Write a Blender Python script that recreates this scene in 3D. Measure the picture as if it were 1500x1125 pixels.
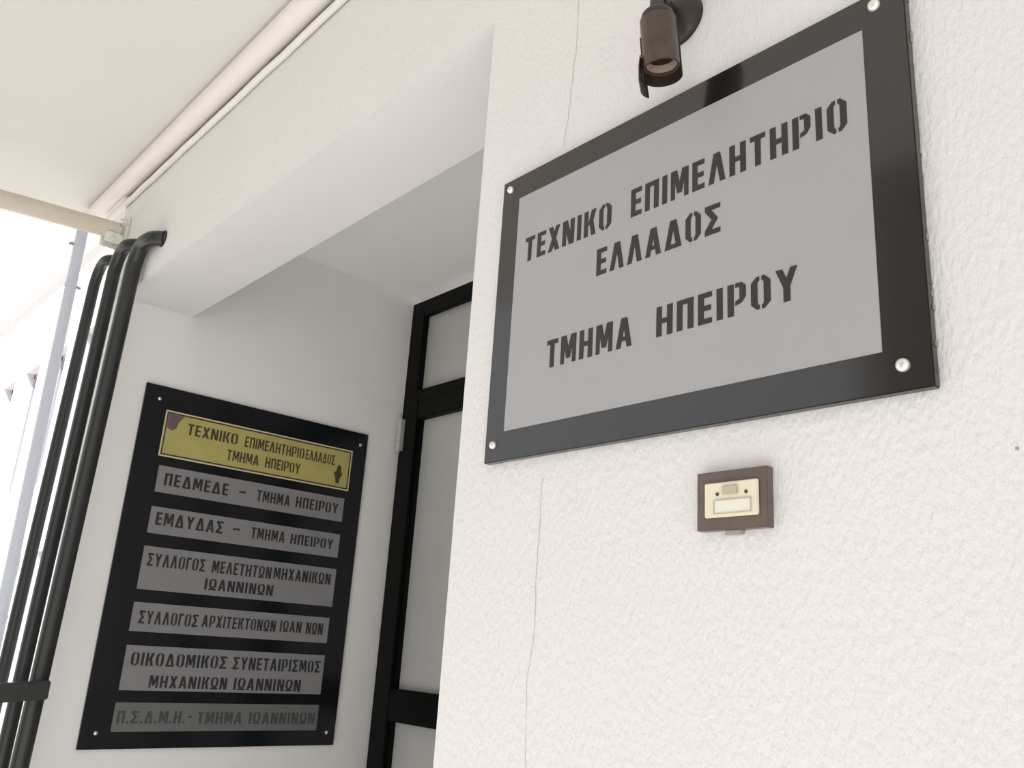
import bpy, bmesh, math, random
from mathutils import Vector, Matrix
random.seed(7)
S = bpy.context.scene
for o in list(bpy.data.objects):
    bpy.data.objects.remove(o)
C = S.collection

# ------------------------------------------------------------------ camera, sky, sun, exposure
cam_data = bpy.data.cameras.new('camera')
cam = bpy.data.objects.new('camera', cam_data); C.objects.link(cam)
cam_data.sensor_fit = 'HORIZONTAL'; cam_data.sensor_width = 36.0
cam_data.lens = 1286.4/1500*36.0
cam_data.clip_start = 0.02
M = Matrix(((0.66457214, 0.17697498, 0.725964),
            (0.74453223, -0.23922536, -0.62325194),
            (0.063369, 0.95469947, -0.29074609))).to_4x4()
M.translation = (0, -0.85, 1.3)
cam.matrix_world = M
S.camera = cam

S.view_settings.view_transform = 'Standard'
S.view_settings.look = 'None'
S.view_settings.exposure = 0.0
S.view_settings.gamma = 1.0
S.view_settings.use_curve_mapping = False

W = bpy.data.worlds.new('sky'); S.world = W; W.use_nodes = True
bg = W.node_tree.nodes['Background']
bg.inputs['Color'].default_value = (0.97, 0.975, 1.0, 1)
bg.inputs['Strength'].default_value = 1.05

sd = bpy.data.lights.new('sun', 'SUN'); sun = bpy.data.objects.new('sun', sd); C.objects.link(sun)
sd.energy = 7.4; sd.angle = math.radians(1.5); sd.color = (1.0, 0.98, 0.958)
tosun = Vector((0.22, -0.50, 0.84))
sun.rotation_euler = tosun.to_track_quat('Z', 'Y').to_euler()
sun.location = (2, -6, 9)

# ------------------------------------------------------------------ materials
def mat(name, col, rough=0.6, metal=0.0, spec=0.5, noise=0.0, nscale=20, bump=0.0, bscale=80,
        bdist=0.002, stretch=(1, 1, 1), coat=0.0, detail=4):
    m = bpy.data.materials.new(name); m.use_nodes = True
    nt = m.node_tree; b = nt.nodes['Principled BSDF']
    b.inputs['Base Color'].default_value = (*col, 1)
    b.inputs['Roughness'].default_value = rough
    b.inputs['Metallic'].default_value = metal
    b.inputs['Specular IOR Level'].default_value = spec
    b.inputs['Coat Weight'].default_value = coat
    tc = nt.nodes.new('ShaderNodeTexCoord')
    if noise:
        n = nt.nodes.new('ShaderNodeTexNoise'); n.inputs['Scale'].default_value = nscale
        n.inputs['Detail'].default_value = 5
        nt.links.new(tc.outputs['Object'], n.inputs['Vector'])
        r = nt.nodes.new('ShaderNodeMapRange')
        r.inputs['To Min'].default_value = 1-noise; r.inputs['To Max'].default_value = 1+noise
        r.inputs['From Min'].default_value = 0.25; r.inputs['From Max'].default_value = 0.75
        nt.links.new(n.outputs['Fac'], r.inputs['Value'])
        v = nt.nodes.new('ShaderNodeVectorMath'); v.operation = 'SCALE'
        v.inputs[0].default_value = col
        nt.links.new(r.outputs['Result'], v.inputs['Scale'])
        nt.links.new(v.outputs['Vector'], b.inputs['Base Color'])
    if bump:
        mp = nt.nodes.new('ShaderNodeMapping'); mp.inputs['Scale'].default_value = stretch
        nt.links.new(tc.outputs['Object'], mp.inputs['Vector'])
        n = nt.nodes.new('ShaderNodeTexNoise'); n.inputs['Scale'].default_value = bscale
        n.inputs['Detail'].default_value = detail
        nt.links.new(mp.outputs['Vector'], n.inputs['Vector'])
        bp = nt.nodes.new('ShaderNodeBump'); bp.inputs['Strength'].default_value = bump
        bp.inputs['Distance'].default_value = bdist
        nt.links.new(n.outputs['Fac'], bp.inputs['Height'])
        nt.links.new(bp.outputs['Normal'], b.inputs['Normal'])
    return m

PLASTER = mat('white_stucco', (0.760, 0.752, 0.747), 0.9, noise=0.012, nscale=3, bump=0.8, bscale=150, bdist=0.0035,
              stretch=(1, 1, 0.55), detail=3)
SOFFIT = mat('smooth_lintel_plaster', (0.755, 0.748, 0.75), 0.9, noise=0.015, nscale=4, bump=0.15, bscale=60, bdist=0.002)
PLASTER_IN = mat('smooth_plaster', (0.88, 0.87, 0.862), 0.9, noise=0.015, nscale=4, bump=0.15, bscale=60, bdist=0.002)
CEIL = mat('cream_ceiling_paint', (0.70, 0.687, 0.66), 0.85, noise=0.015, nscale=2, bump=0.1, bscale=40)
CREAMPIPE = mat('cream_gloss_paint', (0.76, 0.735, 0.69), 0.3, noise=0.02, nscale=12)
TUBE = mat('aged_cream_tube_paint', (0.62, 0.56, 0.48), 0.4, noise=0.06, nscale=14)
PALEGREEN = mat('pale_fixing_paint', (0.72, 0.73, 0.66), 0.5, noise=0.2, nscale=60)
PAVE = mat('pale_paving', (0.46, 0.44, 0.41), 0.85, noise=0.08, nscale=3, bump=0.2, bscale=30)
PORCH = mat('porch_marble', (0.80, 0.785, 0.76), 0.6, noise=0.06, nscale=5)
BLACKMETAL = mat('black_metal_paint', (0.022, 0.024, 0.024), 0.32, noise=0.1, nscale=30, spec=0.5)
BLACKALU = mat('black_door_aluminium', (0.002, 0.002, 0.002), 0.5, spec=0.12, noise=0.1, nscale=30)
GRANITE = mat('black_polished_board', (0.011, 0.011, 0.010), 0.12, noise=0.25, nscale=160, spec=0.9)
BOARD = mat('black_directory_board', (0.007, 0.008, 0.010), 0.16, noise=0.2, nscale=120, spec=0.36)
SILVER = mat('grey_silver_sheet', (0.372, 0.374, 0.384), 0.38, spec=0.5, noise=0.02, nscale=4)
STRIP = mat('grey_strip_sheet', (0.240, 0.236, 0.241), 0.5, spec=0.3, noise=0.04, nscale=10)
STRIPDARK = mat('dull_grey_strip_sheet', (0.148, 0.156, 0.152), 0.5, spec=0.3, noise=0.06, nscale=10)
INK = mat('dark_letter_paint', (0.026, 0.024, 0.022), 0.55, noise=0.15, nscale=90)
INK2 = mat('black_letter_paint', (0.020, 0.020, 0.022), 0.6)
INK3 = mat('faded_letter_paint', (0.055, 0.058, 0.058), 0.6)
GOLD = mat('yellow_brass_sheet', (0.46, 0.41, 0.135), 0.45, spec=0.4, noise=0.08, nscale=14)
GOLDLINE = mat('pale_brass_line', (0.62, 0.55, 0.36), 0.4)
BROWNLINE = mat('dark_brown_line', (0.05, 0.035, 0.022), 0.6)
BRASSINK = mat('brown_black_engraving', (0.06, 0.045, 0.02), 0.6)
STAIN = mat('dull_purple_stain', (0.13, 0.10, 0.10), 0.6, noise=0.2, nscale=60)
SCREW = mat('polished_screw_cap', (0.85, 0.84, 0.80), 0.25, metal=0.6)
BROWNPLASTIC = mat('brown_plastic', (0.125, 0.090, 0.080), 0.38, noise=0.12, nscale=50)
IVORY = mat('ivory_plastic', (0.80, 0.74, 0.58), 0.4, noise=0.03, nscale=40)
IVORYSH = mat('grey_ivory_button', (0.50, 0.47, 0.36), 0.45, noise=0.04, nscale=60)
LABELW = mat('name_window', (0.80, 0.79, 0.70), 0.15)
DOT = mat('dark_screw_hole', (0.08, 0.06, 0.05), 0.6)
BRONZE = mat('bronze_lamp_paint', (0.060, 0.044, 0.031), 0.38, noise=0.25, nscale=45, spec=0.5)
DARKBRONZE = mat('dark_bronze_paint', (0.022, 0.014, 0.010), 0.42, noise=0.3, nscale=60)
LITBORE = mat('lit_bore_tint', (0.42, 0.33, 0.28), 0.5)  # pale tint standing for light on the lamp's inner wall
PALEPIPE = mat('pale_blue_grey_pipe', (0.58, 0.62, 0.70), 0.35)
STEEL = mat('hinge_steel', (0.52, 0.52, 0.50), 0.35, metal=0.3)
GREYCLAMP = mat('grey_clamp', (0.35, 0.33, 0.35), 0.5)
CRACK = mat('crack_shadow_line', (0.55, 0.51, 0.50), 1.0)
GLUE = mat('grey_glue', (0.30, 0.28, 0.23), 0.6, noise=0.2, nscale=200)
FARWALL = mat('added_ochre_wall', (0.30, 0.27, 0.23), 0.9)  # dull ochre for the added block across the street
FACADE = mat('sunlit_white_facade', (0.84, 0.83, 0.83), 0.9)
SHUTTER = mat('window_lavender_frame', (0.50, 0.48, 0.55), 0.6)

def glassmat():
    m = bpy.data.materials.new('frosted_door_glass'); m.use_nodes = True
    b = m.node_tree.nodes['Principled BSDF']
    b.inputs['Base Color'].default_value = (0.56, 0.565, 0.55, 1)
    b.inputs['Roughness'].default_value = 0.22
    b.inputs['Transmission Weight'].default_value = 0.25
    b.inputs['IOR'].default_value = 1.45
    return m
GLASS = glassmat()
def winglass():
    m = bpy.data.materials.new('window_glass'); m.use_nodes = True
    b = m.node_tree.nodes['Principled BSDF']
    b.inputs['Base Color'].default_value = (0.47, 0.46, 0.53, 1)
    b.inputs['Roughness'].default_value = 0.2
    return m
WGLASS = winglass()

# ------------------------------------------------------------------ helpers (everything authored in world coordinates)
def world_loc(p):
    v = Vector((0, 0, 0))
    while p is not None:
        v += p.location; p = p.parent
    return v

def obj(name, bm, m, parent=None, smooth=False, origin=None):
    if origin is None:
        origin = world_loc(parent) if parent is not None else Vector((0, 0, 0))
    origin = Vector(origin)
    for v in bm.verts:
        v.co -= origin
    bmesh.ops.recalc_face_normals(bm, faces=bm.faces)
    me = bpy.data.meshes.new(name); bm.to_mesh(me); bm.free()
    me.materials.append(m)
    if smooth:
        for p in me.polygons: p.use_smooth = True
        try:
            me.set_sharp_from_angle(angle=math.radians(40))
        except Exception:
            pass
    o = bpy.data.objects.new(name, me); C.objects.link(o)
    if parent is not None:
        o.parent = parent
        o.location = origin - world_loc(parent)
    else:
        o.location = origin
    return o

def thing(name, label, cat, loc, group=None):
    o = bpy.data.objects.new(name, None); C.objects.link(o); o.location = loc
    o.empty_display_size = 0.1
    o['label'] = label; o['category'] = cat
    if group: o['group'] = group
    return o

def tag(o, label, cat, group=None):
    o['label'] = label; o['category'] = cat
    if group: o['group'] = group
    return o

def struct(o):
    o['kind'] = 'structure'; return o

def box(bm, x0, x1, y0, y1, z0, z1, bev=0.0):
    t = bmesh.new()
    bmesh.ops.create_cube(t, size=1)
    for v in t.verts:
        v.co = Vector(((x0+x1)/2+v.co.x*(x1-x0), (y0+y1)/2+v.co.y*(y1-y0), (z0+z1)/2+v.co.z*(z1-z0)))
    if bev:
        bmesh.ops.bevel(t, geom=list(t.edges), offset=bev, segments=2, affect='EDGES')
    me = bpy.data.meshes.new('t'); t.to_mesh(me); t.free(); bm.from_mesh(me); bpy.data.meshes.remove(me)
    return bm

def nb(*boxes, bev=0.0):
    bm = bmesh.new()
    for b in boxes: box(bm, *b, bev=bev)
    return bm

def tube(bm, pts, radii, seg=20, cap=True):
    pts = [Vector(p) for p in pts]
    if not hasattr(radii, '__len__'): radii = [radii]*len(pts)
    n = len(pts); rings = []
    up = None
    for i, p in enumerate(pts):
        d = (pts[min(i+1, n-1)]-pts[max(i-1, 0)]).normalized()
        if up is None:
            up = d.orthogonal().normalized()
        up = (up - d*up.dot(d)).normalized()
        s = d.cross(up)
        rings.append([bm.verts.new(p+(up*math.cos(a)+s*math.sin(a))*radii[i])
                      for a in [2*math.pi*k/seg for k in range(seg)]])
    for a, b in zip(rings, rings[1:]):
        for k in range(seg):
            bm.faces.new((a[k], a[(k+1) % seg], b[(k+1) % seg], b[k]))
    if cap:
        bm.faces.new(rings[0][::-1]); bm.faces.new(rings[-1])
    return bm

def revolve(bm, prof, base, axis, seg=32, a0=0.0, a1=2*math.pi, up=None, close=False):
    """prof: list of (radius, distance along axis)"""
    axis = Vector(axis).normalized(); base = Vector(base)
    u = Vector(up) if up is not None else axis.orthogonal()
    u = (u - axis*u.dot(axis)).normalized(); w = axis.cross(u)
    full = abs(a1-a0-2*math.pi) < 1e-6
    cnt = seg if full else seg+1
    rings = []
    for r, h in prof:
        if r < 1e-7:
            rings.append([bm.verts.new(base+axis*h)]); continue
        rings.append([bm.verts.new(base+axis*h+(u*math.cos(a)+w*math.sin(a))*r)
                      for a in [a0+(a1-a0)*k/seg for k in range(cnt)]])
    pairs = list(zip(rings, rings[1:]))
    if close: pairs.append((rings[-1], rings[0]))
    for a, b in pairs:
        for k in range(seg):
            k2 = (k+1) % cnt
            if len(a) == 1 and len(b) == 1: continue
            if len(a) == 1: bm.faces.new((a[0], b[k2], b[k]))
            elif len(b) == 1: bm.faces.new((a[k], a[k2], b[0]))
            else: bm.faces.new((a[k], a[k2], b[k2], b[k]))
    if close and not full:
        bm.faces.new([r[0] for r in rings]); bm.faces.new([r[-1] for r in rings][::-1])
    return bm

def prism(bm, poly, frame, depth):
    """poly in (u,v); frame(u,v,w) gives the world point"""
    a = [bm.verts.new(frame(u, v, 0)) for u, v in poly]
    b = [bm.verts.new(frame(u, v, depth)) for u, v in poly]
    bm.faces.new(b); bm.faces.new(a[::-1])
    for i in range(len(a)):
        j = (i+1) % len(a)
        bm.faces.new((a[i], a[j], b[j], b[i]))

# ------------------------------------------------------------------ stencil capitals
def glyph(ch, s, h):
    R = lambda x0, x1, y0, y1: [(x0, y0), (x1, y0), (x1, y1), (x0, y1)]
    D = lambda x0, y0, x1, y1, w: [(x0, y0), (x0+w, y0), (x1+w, y1), (x1, y1)]
    if ch == 'Τ':
        w = .52; return w, [R(0, w, 1-h, 1), R(w/2-s/2, w/2+s/2, 0, 1-h)]
    if ch == 'Ε':
        w = .46; return w, [R(0, s, 0, 1), R(s, w, 1-h, 1), R(s, w*.93, .5-h/2, .5+h/2), R(s, w, 0, h)]
    if ch == 'Χ':
        w = .60; return w, [D(0, 0, w-s*1.1, 1, s*1.1), D(w-s*1.1, 0, 0, 1, s*1.1)]
    if ch == 'Ν':
        w = .60; return w, [R(0, s, 0, 1), R(w-s, w, 0, 1), D(w-s*1.25, 0, s*.25, 1, s)]
    if ch == 'Ι':
        return s, [R(0, s, 0, 1)]
    if ch == 'Κ':
        w = .58; return w, [R(0, s, 0, 1), D(s*.95, .42, w-s*1.1, 1, s*1.1), D(w-s*1.05, 0, s*1.25, .58, s*1.0)]
    if ch in 'ΟΩ':
        w = .58; g = .035; c = .17
        def half(sg):
            m = w/2
            o = [(m+sg*g, 1), (m+sg*(m-c), 1), (m+sg*m, 1-c), (m+sg*m, c), (m+sg*(m-c), 0), (m+sg*g, 0),
                 (m+sg*g, h*.8), (m+sg*(m-c-s*.25), h*.8), (m+sg*(m-s), c+.05), (m+sg*(m-s), 1-c-.05),
                 (m+sg*(m-c-s*.25), 1-h*.8), (m+sg*g, 1-h*.8)]
            return o if sg < 0 else o
        if ch == 'Ο': return w, [half(-1), half(1)]
        w = .62; m = w/2
        P = []
        for sg in (-1, 1):
            P.append([(m+sg*g*.4, 1), (m+sg*(m-c), 1), (m+sg*m, 1-c), (m+sg*m, .38), (m+sg*(m-.13), .20), (m+sg*(m-.13), 0),
                      (m+sg*(m-.13-s*.95), 0), (m+sg*(m-.13-s*.95), .24), (m+sg*(m-s), .40), (m+sg*(m-s), 1-c-.05),
                      (m+sg*(m-c-s*.25), 1-h*.8), (m+sg*g*.4, 1-h*.8)])
            P.append(R(*sorted((m+sg*(m-.13), m+sg*m)), 0, h*.8))
        return w, P
    if ch == 'Π':
        w = .57; return w, [R(0, s, 0, 1-h), R(w-s, w, 0, 1-h), R(0, w, 1-h, 1)]
    if ch == 'Μ':
        w = .70; m = w/2
        return w, [R(0, s*.85, 0, 1), R(w-s*.85, w, 0, 1), D(m-s*.45, .18, s*.35, 1, s*.9), D(m-s*.45, .18, w-s*1.25, 1, s*.9)]
    if ch == 'Λ':
        w = .62; m = w/2; return w, [D(0, 0, m-s*.62, 1, s), D(w-s, 0, m-s*.38, 1, s)]
    if ch == 'Α':
        w = .64; m = w/2; return w, [D(0, 0, m-s*.62, 1, s), D(w-s, 0, m-s*.38, 1, s), R(m-.15, m+.15, .22, .22+h*.85)]
    if ch == 'Δ':
        w = .66; m = w/2; return w, [D(0, 0, m-s*.62, 1, s), D(w-s, 0, m-s*.38, 1, s), R(s*.6, w-s*.6, 0, h*.9)]
    if ch == 'Η':
        w = .58; return w, [R(0, s, 0, 1), R(w-s, w, 0, 1), R(s, w-s, .5-h/2, .5+h/2)]
    if ch == 'Ρ':
        w = .57; c = .13; g = .05
        return w, [R(0, s, 0, 1),
                   [(s+g, 1), (w-c, 1), (w, 1-c), (w, .40+c), (w-c, .36), (s+g, .30), (s+g, .30+h*.8), (w-c-s*.3, .36+h*.85),
                    (w-s, .40+c+.05), (w-s, 1-c-.04), (w-c-s*.3, 1-h*.8), (s+g, 1-h*.8)]]
    if ch == 'Σ':
        w = .56; return w, [R(0, w, 1-h, 1), R(0, w, 0, h), D(s*1.25, .5, 0, 1-h, s*1.2), D(0, h, s*1.25, .5, s*1.2)]
    if ch == 'Υ':
        w = .62; m = w/2; return w, [R(m-s/2, m+s/2, 0, .47), D(m-s/2, .44, 0, 1, s), D(m-s/2, .44, w-s, 1, s)]
    if ch == 'Γ':
        w = .46; return w, [R(0, s, 0, 1), R(s, w, 1-h, 1)]
    if ch == '-':
        return .40, [R(0, .40, .44, .44+h)]
    if ch == '.':
        return s, [R(0, s, 0, h*1.1)]
    raise KeyError(ch)

def word(bm, text, u0, u1, v0, v1, frame, s=.20, h=.17, gap=.13, space=.5, depth=.0006):
    H = v1-v0; items = []; x = 0
    for ch in text:
        if ch == ' ':
            x += space; continue
        w, polys = glyph(ch, s, h)
        items.append((x, polys)); x += w+gap
    x -= gap
    k = (u1-u0)/x
    for x0, polys in items:
        for i, p in enumerate(polys):
            prism(bm, [(u0+(x0+a)*k, v0+b*H) for a, b in p], frame, depth+.00004*i)

# ------------------------------------------------------------------ the setting
XJ = -1.110      # right jamb of the entrance recess
XS = -3.190      # face of the recess side wall
ZL = 2.436       # underside of the lintel beam
ZC = 2.950       # balcony slab underside
YD = 1.258       # face of the door frame

wall = nb((XJ, 2.6, 0, .265, 0, ZC, ), (-3.36, XJ, 0, .265, ZL, ZC))
bmesh.ops.remove_doubles(wall, verts=wall.verts, dist=1e-5)
wall_front = struct(obj('wall_front', wall, PLASTER))
wall_front.data.materials.append(SOFFIT)
for p in wall_front.data.polygons:
    if p.normal.y > -.5: p.material_index = 1
wall_left = struct(obj('wall_left', nb((-3.30, XS, 0.0, 1.45, 0, ZL), (-3.30, XS, .265, 1.45, ZL, 2.84)), PLASTER_IN))
wall_right = struct(obj('wall_right', nb((XJ, -.95, .265, 1.45, 0, 2.84)), PLASTER_IN))
struct(obj('trim_1', nb((XS, XJ, .265, 1.45, 2.84, 2.96)), PLASTER_IN)).name = 'ceiling.001'
slab = struct(obj('ceiling', nb((-3.88, 2.6, -1.80, 1.6, ZC, ZC+.18)), CEIL))
struct(obj('floor', nb((-3.6, 2.6, -1.6, 3.6, -.12, 0)), PORCH))
struct(obj('ground', nb((-45, 30, -40, 30, -.30, -.125)), PAVE))

# room behind the door
struct(obj('wall_back', nb((-4.2, -.4, 3.4, 3.5, 0, 2.96), (-4.3, -4.2, 1.45, 3.5, 0, 2.96), (-.4, -.3, 1.45, 3.5, 0, 2.96),
                           (-4.3, -3.19, 1.40, 1.45, 0, 2.96), (XJ, -.3, 1.40, 1.45, 0, 2.96)), PLASTER_IN))

# unseen block added across the street: darkens the sign's reflection, trims skylight
struct(obj('wall_opposite_added', nb((-4.9, 1.0, -11, -9, -.125, 9.5), (-5.1, 1.2, -11, -8.7, 9.5, 9.8)), FARWALL))

# cracks in the stucco
def crack(pts, wdt):
    bm = bmesh.new(); prev = None
    fine = []
    for (a, b) in zip(pts, pts[1:]):
        n = max(2, int(abs(a[1]-b[1])/.012))
        for i in range(n):
            t = i/n
            fine.append((a[0]+(b[0]-a[0])*t+random.uniform(-.0012, .0012), a[1]+(b[1]-a[1])*t))
    fine.append(pts[-1])
    for x, z in fine:
        w = wdt*random.uniform(.4, 1.2)
        cur = [bm.verts.new((x-w/2, -.0004, z)), bm.verts.new((x+w/2, -.0004, z))]
        if prev: bm.faces.new((prev[0], prev[1], cur[1], cur[0]))
        prev = cur
    return bm
obj('crack', crack([(-.882, 2.42), (-.8834, 2.3534), (-.8818, 2.2706), (-.8898, 2.1954), (-.8937, 2.1327), (-.9012, 2.0792)], .0016), CRACK, wall_front)
obj('crack', crack([(-.9089, 1.5405), (-.9105, 1.453), (-.9115, 1.3965), (-.9083, 1.3235), (-.9188, 1.2698), (-.9116, 1.1555), (-.914, .9)], .0014), CRACK, wall_front)

obj('nail_hole', nb((-.2850, -.2820, -.0006, 0, 1.5030, 1.5058)), GREYCLAMP, wall_front)

# ------------------------------------------------------------------ glazed entrance door
door = struct(bpy.data.objects.new('door_1', None)); C.objects.link(door); door.location = (-2.15, 1.30, 0)
y0, y1 = YD, YD+.06
obj('frame', nb((XS, -3.095, y0, y1, 0, 2.802), (XJ-.08, XJ, y0, y1, 0, 2.802),
                (-3.095, XJ-.08, y0, y1, 2.728, 2.802), bev=.002), BLACKALU, door)
obj('transom', nb((-3.095, XJ-.08, y0, y1, 2.318, 2.372), bev=.002), BLACKALU, door)
obj('glass_pane', nb((-3.10, XJ-.07, y0+.03, y0+.036, 2.365, 2.735)), GLASS, door)
obj('mullion', nb((-2.185, -2.135, y0+.001, y1, 2.372, 2.728), bev=.002), BLACKALU, door)
def leaf(xa, xb, hx, hs):
    ya, yb = YD-.018, YD+.045
    bm = nb((xa, xa+.110, ya, yb, .02, 2.312), (xb-.110, xb, ya, yb, .02, 2.312),
            (xa+.110, xb-.110, ya+.001, yb-.001, 2.232, 2.312), (xa+.110, xb-.110, ya+.001, yb-.001, 1.010, 1.130),
            (xa+.110, xb-.110, ya+.001, yb-.001, .02, .20), bev=.003)
    L = obj('door_leaf', bm, BLACKALU, door)
    obj('glass_pane', nb((xa+.105, xb-.105, YD+.018, YD+.024, 1.125, 2.237)), GLASS, L)
    obj('glass_pane', nb((xa+.105, xb-.105, YD+.018, YD+.024, .19, 1.015)), GLASS, L)
    # thin glazing bead
    for (za, zb) in ((1.130, 2.232), (.20, 1.010)):
        obj('glazing_bead', nb((xa+.108, xa+.120, YD-.002, YD+.018, za, zb), (xb-.120, xb-.108, YD-.002, YD+.018, za, zb)), BLACKALU, L)
    for zc in (2.17, .30):
        bm = bmesh.new()
        tube(bm, [(hx, YD-.032, zc-.078), (hx, YD-.032, zc-.028)], .011, 14)
        tube(bm, [(hx, YD-.032, zc-.025), (hx, YD-.032, zc+.078)], .011, 14)
        box(bm, min(hx, hx+hs), max(hx, hx+hs), YD-.036, YD-.018, zc-.07, zc+.07)
        if zc > 2: obj('hinge', bm, STEEL, L, smooth=True)['label'] = 'pale steel hinge'
        else: obj('hinge', bm, BLACKALU, L, smooth=True)
leaf(-3.160, -2.165, -3.152, .018)
leaf(-2.155, XJ-.035, XJ-.020, -.018)

# ------------------------------------------------------------------ large sign on the front wall
sx0, sx1, sz0, sz1, yf = -1.0305, -.3462, 1.5722, 2.0560, -.0120
big = thing('wall_sign', 'large black framed sign with silver plate and stencilled lettering on white front wall', 'sign', (-.688, 0, sz0))
obj('backing_board', nb((sx0, sx1, yf, 0.0, sz0, sz1), bev=.0012), GRANITE, big)
plate = obj('face_plate', nb((-.9865, -.3963, yf-.0012, yf, 1.6178, 2.0121)), SILVER, big)
def fr_big(u, v, w): return Vector((u, yf-.0012-w, v))
for words in ([('ΤΕΧΝΙΚΟ', -.9635, -.7800, 1.8900, 1.9315), ('ΕΠΙΜΕΛΗΤΗΡΙΟ', -.7428, -.4197, 1.8918, 1.9348)],
              [('ΕΛΛΑΔΟΣ', -.8055, -.5930, 1.8205, 1.8618)],
              [('ΤΜΗΜΑ', -.9002, -.7355, 1.7000, 1.7430), ('ΗΠΕΙΡΟΥ', -.6935, -.4885, 1.7015, 1.7430)]):
    for t, a, b, c, d in words:
        bm = bmesh.new(); word(bm, t, a, b, c, d, fr_big, s=.195, h=.165, gap=.155)
        obj('lettering', bm, INK, plate)
for x, z, r in ((-1.0110, 2.0370, .0062), (-.3805, 2.0375, .0072), (-.3760, 1.5994, .0072), (-1.0100, 1.5990, .0062)):
    bm = bmesh.new()
    revolve(bm, [(r, 0), (r, .002), (r*.85, .0045), (r*.45, .006), (0, .0064)], (x, yf, z), (0, -1, 0), 20)
    obj('screw_cap', bm, SCREW, big, smooth=True)
# bits of old adhesive squeezed out along the right edge
bm = bmesh.new()
for i in range(12):
    z = random.uniform(1.575, 2.05); w = random.uniform(.0006, .0018)
    box(bm, sx1, sx1+w, -.003-random.random()*.003, .0, z, z+random.uniform(.002, .007), bev=.0002)
obj('adhesive', bm, GLUE, big)['kind'] = 'stuff'

# ------------------------------------------------------------------ directory sign on the recess side wall
xf = XS+.012
ds = thing('directory_sign', 'tall black directory board with brass plate above grey strips on recess side wall', 'sign', (XS, .617, .910))
obj('backing_board', nb((XS, xf, .1455, 1.0893, .9100, 2.1460), bev=.001), BOARD, ds)
def fr_side(off):
    return lambda u, v, w: Vector((xf+off+w, u, v))
gp = obj('brass_plate', nb((xf, xf+.0020, .2295, 1.0210, 1.8915, 2.0615)), GOLD, ds)
gp['label'] = 'yellow brass plate with double border'
def border(bm, y0, y1, z0, z1, t, x0, x1):
    box(bm, x0, x1, y0, y1, z1-t, z1); box(bm, x0, x1, y0, y1, z0, z0+t)
    box(bm, x0, x1, y0, y0+t, z0+t, z1-t); box(bm, x0, x1, y1-t, y1, z0+t, z1-t)
bm = bmesh.new(); border(bm, .2295, 1.0210, 1.8915, 2.0615, .0055, xf+.002, xf+.0026); obj('border', bm, GOLDLINE, gp)
bm = bmesh.new(); border(bm, .2350, 1.0155, 1.8970, 2.0560, .0055, xf+.002, xf+.0024); obj('border', bm, BROWNLINE, gp)
fg = fr_side(.0020)
for t, u0, u1, v0, v1 in (('ΤΕΧΝΙΚΟ', .318, .515, 1.987, 2.0285), ('ΕΠΙΜΕΛΗΤΗΡΙΟ', .545, .800, 1.986, 2.0275),
                          ('ΕΛΛΑΔΟΣ', .808, .942, 1.987, 2.0270), ('ΤΜΗΜΑ', .482, .612, 1.9225, 1.963), ('ΗΠΕΙΡΟΥ', .640, .791, 1.9225, 1.963)):
    bm = bmesh.new(); word(bm, t, u0, u1, v0, v1, fg, s=.175, h=.155, gap=.12)
    obj('lettering', bm, BRASSINK, gp)
bm = bmesh.new()
prism(bm, [(.2415, 2.0495), (.2415, 1.998), (.262, 1.989), (.276, 2.000), (.283, 2.026), (.300, 2.0495)], fg, .0003)
obj('stain', bm, STAIN, gp)
bm = bmesh.new()
prism(bm, [(.957, 1.915), (.972, 1.915), (.975, 1.938), (.985, 1.956), (.978, 1.966), (.976, 1.984), (.966, 1.994), (.958, 1.984),
           (.955, 1.966), (.944, 1.955), (.953, 1.938)], fg, .0003)
obj('emblem', bm, BRASSINK, gp)

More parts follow.
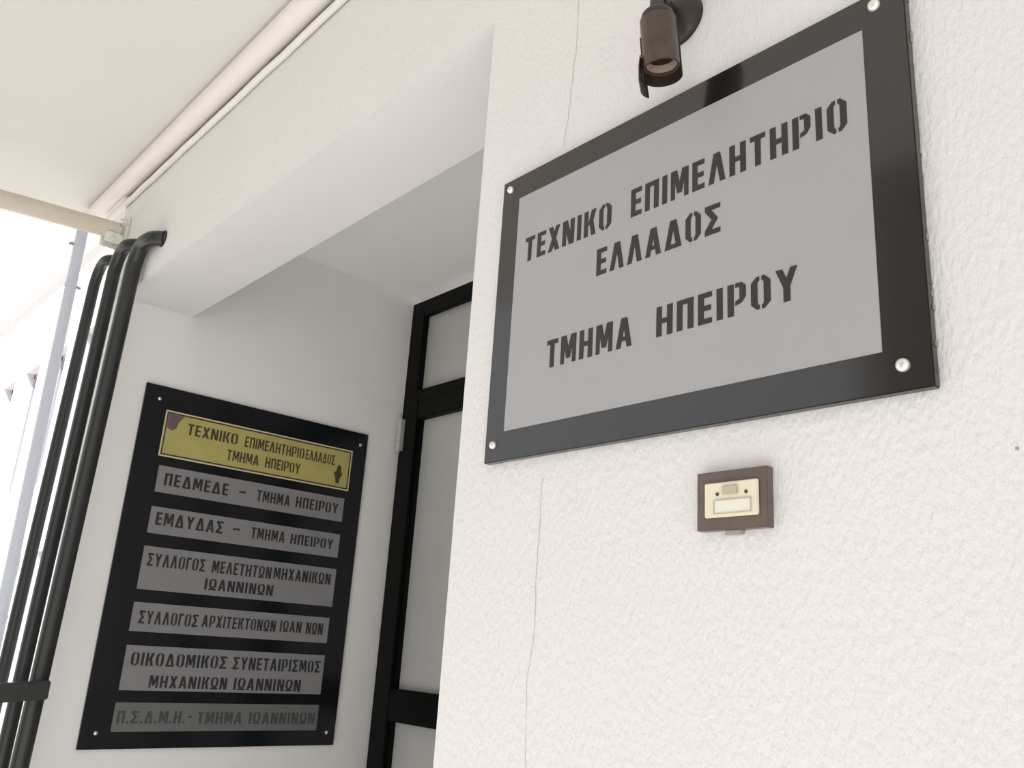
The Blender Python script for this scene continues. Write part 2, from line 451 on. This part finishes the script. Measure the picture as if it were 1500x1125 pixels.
strips = [
 ((.240, 1.0085, 1.7625, 1.858), STRIP, INK2, [('ΠΕΔΜΕΔΕ', .267, .509, 1.790, 1.834), ('-', .5525, .5795, 1.79, 1.834), ('ΤΜΗΜΑ', .6255, .766, 1.789, 1.832), ('ΗΠΕΙΡΟΥ', .792, .984, 1.791, 1.833)]),
 ((.240, 1.0088, 1.6172, 1.711), STRIP, INK2, [('ΕΜΔΥΔΑΣ', .262, .5125, 1.648, 1.693), ('-', .551, .578, 1.650, 1.693), ('ΤΜΗΜΑ', .625, .7655, 1.647, 1.689), ('ΗΠΕΙΡΟΥ', .791, .981, 1.647, 1.686)]),
 ((.240, 1.0105, 1.4245, 1.572), STRIP, INK2, [('ΣΥΛΛΟΓΟΣ', .258, .468, 1.505, 1.549), ('ΜΕΛΕΤΗΤΩΝ', .4945, .730, 1.5055, 1.549), ('ΜΗΧΑΝΙΚΩΝ', .7405, .989, 1.508, 1.551), ('ΙΩΑΝΝΙΝΩΝ', .477, .747, 1.4435, 1.483)]),
 ((.240, 1.0060, 1.2845, 1.381), STRIP, INK2, [('ΣΥΛΛΟΓΟΣ', .2645, .474, 1.311, 1.354), ('ΑΡΧΙΤΕΚΤΟΝΩΝ', .489, .7785, 1.314, 1.355), ('ΙΩΑΝ', .7965, .887, 1.3165, 1.3575), ('ΝΩΝ', .9075, .981, 1.3145, 1.358)]),
 ((.242, 1.0055, 1.0940, 1.239), STRIP, INK2, [('ΟΙΚΟΔΟΜΙΚΟΣ', .264, .6055, 1.174, 1.217), ('ΣΥΝΕΤΑΙΡΙΣΜΟΣ', .630, .990, 1.1735, 1.217), ('ΜΗΧΑΝΙΚΩΝ', .338, .618, 1.1035, 1.144), ('ΙΩΑΝΝΙΝΩΝ', .6445, .915, 1.1025, 1.1445)]),
 ((.240, 1.0050, .9640, 1.0555), STRIPDARK, INK3, [('Π.Σ.Δ.Μ.Η.', .253, .484, .990, 1.029), ('-', .4945, .508, .990, 1.029), ('ΤΜΗΜΑ', .528, .694, .988, 1.0272), ('ΙΩΑΝΝΙΝΩΝ', .7225, .9925, .987, 1.0273)]),
]
for (a, b, c, d), m, ink, ws in strips:
    st = obj('name_strip', nb((xf, xf+.0018, a, b, c, d)), m, ds)
    if m is STRIPDARK: st['label'] = 'darker faded grey strip at the bottom'
    for t, u0, u1, v0, v1 in ws:
        bm = bmesh.new(); word(bm, t, u0, u1, v0, v1, fr_side(.0018), s=.19, h=.16, gap=.15)
        obj('lettering', bm, ink, st)
for y, z in ((.199, 2.0961), (1.0554, 2.095), (1.0525, .9556), (.1946, .960)):
    bm = bmesh.new()
    revolve(bm, [(.0068, 0), (.0066, .002), (.004, .0045), (0, .005)], (xf, y, z), (1, 0, 0), 16)
    obj('screw_cap', bm, SCREW, ds, smooth=True)

# ------------------------------------------------------------------ door bell
bell = thing('doorbell', 'small brown doorbell plate with ivory insert below the large sign', 'doorbell', (-.579, 0, 1.4465))
obj('plate', nb((-.6290, -.5345, -.012, 0, 1.4470, 1.5148), bev=.0006), BROWNPLASTIC, bell)
ins = obj('insert', nb((-.6153, -.5445, -.0165, -.012, 1.4608, 1.5005), bev=.001), IVORY, bell)
obj('button', nb((-.5895, -.5695, -.0195, -.0165, 1.4857, 1.4954), bev=.0006), IVORYSH, ins)
for x in (-.5971, -.5587):
    bm = bmesh.new(); revolve(bm, [(.0022, 0), (.0022, .0006), (0, .0006)], (x, -.0165, 1.4870), (0, -1, 0), 12)
    obj('screw', bm, DOT, ins)
wf = obj('name_frame', nb((-.6018, -.5520, -.0180, -.0165, 1.4790, 1.4802), (-.6018, -.5520, -.0180, -.0165, 1.4640, 1.4650),
                          (-.6018, -.6006, -.0180, -.0165, 1.4650, 1.4790), (-.5532, -.5520, -.0180, -.0165, 1.4650, 1.4790)), IVORYSH, ins)
obj('name_window', nb((-.6006, -.5532, -.0172, -.0165, 1.4650, 1.4790)), LABELW, ins)
obj('cable_tab', nb((-.5935, -.5715, -.0085, 0, 1.4415, 1.4470), bev=.001), GREYCLAMP, bell)

# ------------------------------------------------------------------ spotlight above the sign
spot = thing('wall_spotlight', 'bronze cylindrical spotlight mounted above the large sign', 'lamp', (-.667, 0, 2.187))
bm = bmesh.new()
revolve(bm, [(.041, 0), (.041, .006), (.038, .012), (.030, .019), (.018, .025), (0, .027)], (-.670, 0, 2.187), (0, -1, 0), 36)
obj('wall_base', bm, DARKBRONZE, spot, smooth=True)
top = Vector((-.6365, -.0900, 2.119)); bot = Vector((-.6370, -.0790, 2.050)); ax = (bot-top).normalized()
bm = bmesh.new()
tube(bm, [(-.667, -.025, 2.187), (-.662, -.050, 2.194), (-.648, -.078, 2.182), (-.638, -.091, 2.130)], [.009, .0085, .0085, .010], 16)
revolve(bm, [(0, 0), (.012, 0), (.014, .002), (.014, .016), (.012, .018), (0, .018)], (-.652, -.079, 2.166), (1, .3, .2), 20)
obj('arm', bm, DARKBRONZE, spot, smooth=True)
bm = bmesh.new()
L = (bot-top).length
revolve(bm, [(0, .0005), (.0236, .0005), (.0240, .001), (.0240, L), (.0208, L), (.0200, L-.004),
             (.0200, L-.040), (.010, L-.045), (0, L-.045)], top, ax, 40)
obj('housing', bm, BRONZE, spot, smooth=True)
bm = bmesh.new()
revolve(bm, [(.0196, -.010), (.0196, 0), (.0182, .0002), (.0178, -.010)], bot-ax*.003, ax, 32, close=True)
obj('lit_bore_ring', bm, LITBORE, spot, smooth=True)  # added ring, coloured pale as the lit lip inside the opening
bm = bmesh.new()
revolve(bm, [(0, 0), (.0130, 0), (.0140, .004), (.0140, .012), (.009, .013), (.008, .006), (0, .005)], bot-ax*.036, ax, 28)
obj('socket', bm, DARKBRONZE, spot, smooth=True)  # dark colour stands for the shade deeper in the housing
bm = bmesh.new()
revolve(bm, [(0, -.014), (.010, -.014), (.0165, -.012), (.0205, -.008), (.0222, -.002), (.0222, .0004), (0, .0004)], top, ax, 36)
obj('end_cap', bm, DARKBRONZE, spot, smooth=True)
bm = bmesh.new()   # rear visor: a half sleeve on the wall side reaching below the opening
revolve(bm, [(.0248, L-.050), (.0248, L+.014), (.0262, L+.014), (.0262, L-.050)], top, ax, 28, a0=-1.45, a1=1.45, up=(-.55, .83, 0), close=True)
obj('visor', bm, DARKBRONZE, spot, smooth=True)
bm = bmesh.new()   # left flap
revolve(bm, [(.0262, L-.020), (.0290, L-.006), (.0305, L+.014), (.0290, L+.030), (.0304, L+.030), (.0320, L+.014), (.0304, L-.006), (.0276, L-.020)],
        top, ax, 12, a0=-.50, a1=.50, up=(-.95, -.32, 0), close=True)
obj('visor', bm, DARKBRONZE, spot, smooth=True)

# ------------------------------------------------------------------ pipes in the ceiling corner
def clip(bm, x, yc, zc, r):
    revolve(bm, [(r+.0005, -.008), (r+.003, -.008), (r+.003, .008), (r+.0005, .008)], (x, yc, zc), (1, 0, 0), 24, close=True)
bm = tube(bmesh.new(), [(-3.70, -.037, 2.912), (2.6, -.037, 2.912)], .036, 32)
tag(obj('ceiling_pipe', bm, CREAMPIPE, smooth=True, origin=(-.5, -.037, 2.912)), 'thick cream painted pipe running along the ceiling corner', 'pipe')
pts = [(-3.55+i*.1, -.0115+random.uniform(-.001, .001), 2.858+random.uniform(-.0015, .0015)) for i in range(62)]
bm = tube(bmesh.new(), pts, .0105, 16)
tag(obj('cable_conduit', bm, CREAMPIPE, smooth=True, origin=(-.5, -.0115, 2.858)), 'thin cream conduit on the wall just below the thick ceiling pipe', 'conduit')

# tube crossing under the slab edge
tb = thing('awning_tube', 'aged cream horizontal tube reaching left from the wall corner above black pipes', 'tube', (-3.3, -.005, 2.72))
a = Vector((-3.30, -.03, 2.7225)); b = Vector((-3.30, -1.75, 2.607))
obj('tube', tube(bmesh.new(), [a, b], .033, 28), TUBE, tb, smooth=True)
bm = nb((-3.345, -3.255, -.012, 0, 2.650, 2.775), (-3.335, -3.325, -.075, -.012, 2.66, 2.70), (-3.275, -3.265, -.075, -.012, 2.66, 2.70), bev=.002)
obj('bracket', bm, PALEGREEN, tb)
for x, y, z in ((-3.325, -.012, 2.665), (-3.275, -.012, 2.665), (-3.275, -.012, 2.763), (-3.325, -.012, 2.763)):
    bm = revolve(bmesh.new(), [(.010, 0), (.010, .010), (.005, .011), (.005, .022), (0, .022)], (x, y, z), (0, -1, 0), 6)
    obj('bolt', bm, PALEGREEN, tb)

# ------------------------------------------------------------------ black pipes
def black_pipe(label, x, yt, yb, zt, r, end):
    t_ = thing('black_pipe', label, 'pipe', (x, yb, 0), 'black vertical pipes at the wall end')
    yat = lambda z: yb+(yt-yb)*(z-.85)/(2.41-.85)
    rb = .075
    c = Vector((x, yat(zt), zt)); e = Vector(end); d = Vector((1, 0, 0))
    pts = [Vector((x, yat(z), z)) for z in (0, .6, 1.2, 1.8, zt-.10, zt-rb)]
    for k in range(1, 9):
        th = k/8*math.radians(82)
        pts.append(c+Vector((0, 0, -rb))+d*(rb*(1-math.cos(th)))+Vector((0, 0, rb*math.sin(th))))
    ye = yat(zt)
    for dx, t in ((.050, 0), (.034, .08), (.020, .30), (.008, .62), (0, 1)):
        pts.append(Vector((e.x-dx, ye+(0-ye)*t, e.z)))
    obj('pipe', tube(bmesh.new(), pts, r, 24), BLACKMETAL, t_, smooth=True)
    bm = revolve(bmesh.new(), [(r-.002, 0), (r+.004, 0), (r+.004, .003), (r-.002, .004)], (e.x-.001, 0, e.z), (0, -1, 0), 24, close=True)
    obj('flange', bm, BLACKMETAL, t_, smooth=True)
black_pipe('thick black pipe nearest the entrance, with its bend meeting the fascia', -2.990, -.034, -.063, 2.553, .0260, (-2.83, -.013, 2.548))
black_pipe('middle of the three black pipes, between its two neighbours', -3.165, -.047, -.068, 2.585, .0222, (-3.03, -.013, 2.585))
black_pipe('farthest left of the three black pipes, partly behind the middle one', -3.400, -.046, -.067, 2.600, .0200, (-3.27, -.013, 2.60))

hr = thing('handrail', 'black rectangular rail crossing the black pipes near the bottom left', 'rail', (-2.93, -.04, 1.11))
bm = bmesh.new()
pa = Vector((-2.93, -.045, 1.107)); pb = Vector((-2.93, -1.60, .97))
hx, hz = .02, .026
vs = []
for p in (pa, pb):
    vs.append([bm.verts.new(p+Vector((sx*hx, 0, sz*hz))) for sx, sz in ((-1, -1), (1, -1), (1, 1), (-1, 1))])
for k in range(4): bm.faces.new((vs[0][k], vs[0][(k+1) % 4], vs[1][(k+1) % 4], vs[1][k]))
bm.faces.new(vs[0]); bm.faces.new(vs[1][::-1])
bmesh.ops.bevel(bm, geom=list(bm.edges), offset=.003, segments=2, affect='EDGES')
obj('rail_bar', bm, BLACKMETAL, hr)
obj('rail_post', nb((-2.95, -2.91, -1.60, -1.56, 0, .96), bev=.002), BLACKMETAL, hr)

# ------------------------------------------------------------------ pale pole
pl = thing('pale_pole', 'slender pale blue grey pole standing left of the black pipes', 'pole', (-3.55, -.06, 0))
obj('pole', tube(bmesh.new(), [(-3.55, -.058, 0), (-3.55, -.0935, 2.79)], .0205, 24), PALEPIPE, pl, smooth=True)
for z, s in ((2.72, -1), (2.55, 1), (1.30, -1)):
    yc = -.058-.038*z/ZC
    bm = revolve(bmesh.new(), [(.0210, -.008), (.0228, -.008), (.0228, .008), (.0210, .008)], (-3.55, yc, z), (0, 0, 1), 24, close=True)
    obj('clamp', bm, PALEPIPE, pl, smooth=True)
    bm = tube(bmesh.new(), [(-3.55, yc+s*.021, z), (-3.55, yc+s*.036, z-.004)], .006, 8)
    obj('clamp_bolt', bm, GREYCLAMP, pl)

# ------------------------------------------------------------------ neighbouring building far left
nbld = thing('building', 'overexposed white building with tall narrow windows beyond the pale pole', 'building', (-15, 2, -.125))
wins = [(-14.90, -14.10), (-16.30, -15.55), (-17.75, -17.0), (-19.2, -18.45), (-13.45, -12.70), (-12.0, -11.25)]
bm = bmesh.new()
edges = sorted(wins); x = -22.0
for (a_, b_) in edges:
    box(bm, x, a_, 2.0, 2.4, -.125, 6.29)
    box(bm, a_, b_, 2.0, 2.4, 4.95, 6.29); box(bm, a_, b_, 2.0, 2.4, 2.1, 3.0); box(bm, a_, b_, 2.0, 2.4, -.125, .8)
    x = b_
box(bm, x, -9.5, 2.0, 2.4, -.125, 6.29)
box(bm, -22, -9.5, 2.4, 8, -.125, 6.29)
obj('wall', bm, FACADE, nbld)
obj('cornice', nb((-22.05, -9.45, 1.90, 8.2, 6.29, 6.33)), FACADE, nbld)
for (a_, b_) in edges:
    for (c_, d_) in ((3.0, 4.95), (.8, 2.1)):
        m_ = (a_+b_)/2
        w = obj('window', nb((a_, a_+.07, 2.12, 2.20, c_, d_), (b_-.07, b_, 2.12, 2.20, c_, d_), (m_-.035, m_+.035, 2.12, 2.20, c_, d_),
                             (a_, b_, 2.12, 2.20, c_, c_+.07), (a_, b_, 2.12, 2.20, d_-.07, d_)), SHUTTER, nbld)
        obj('pane', nb((a_, b_, 2.20, 2.22, c_, d_)), WGLASS, w)
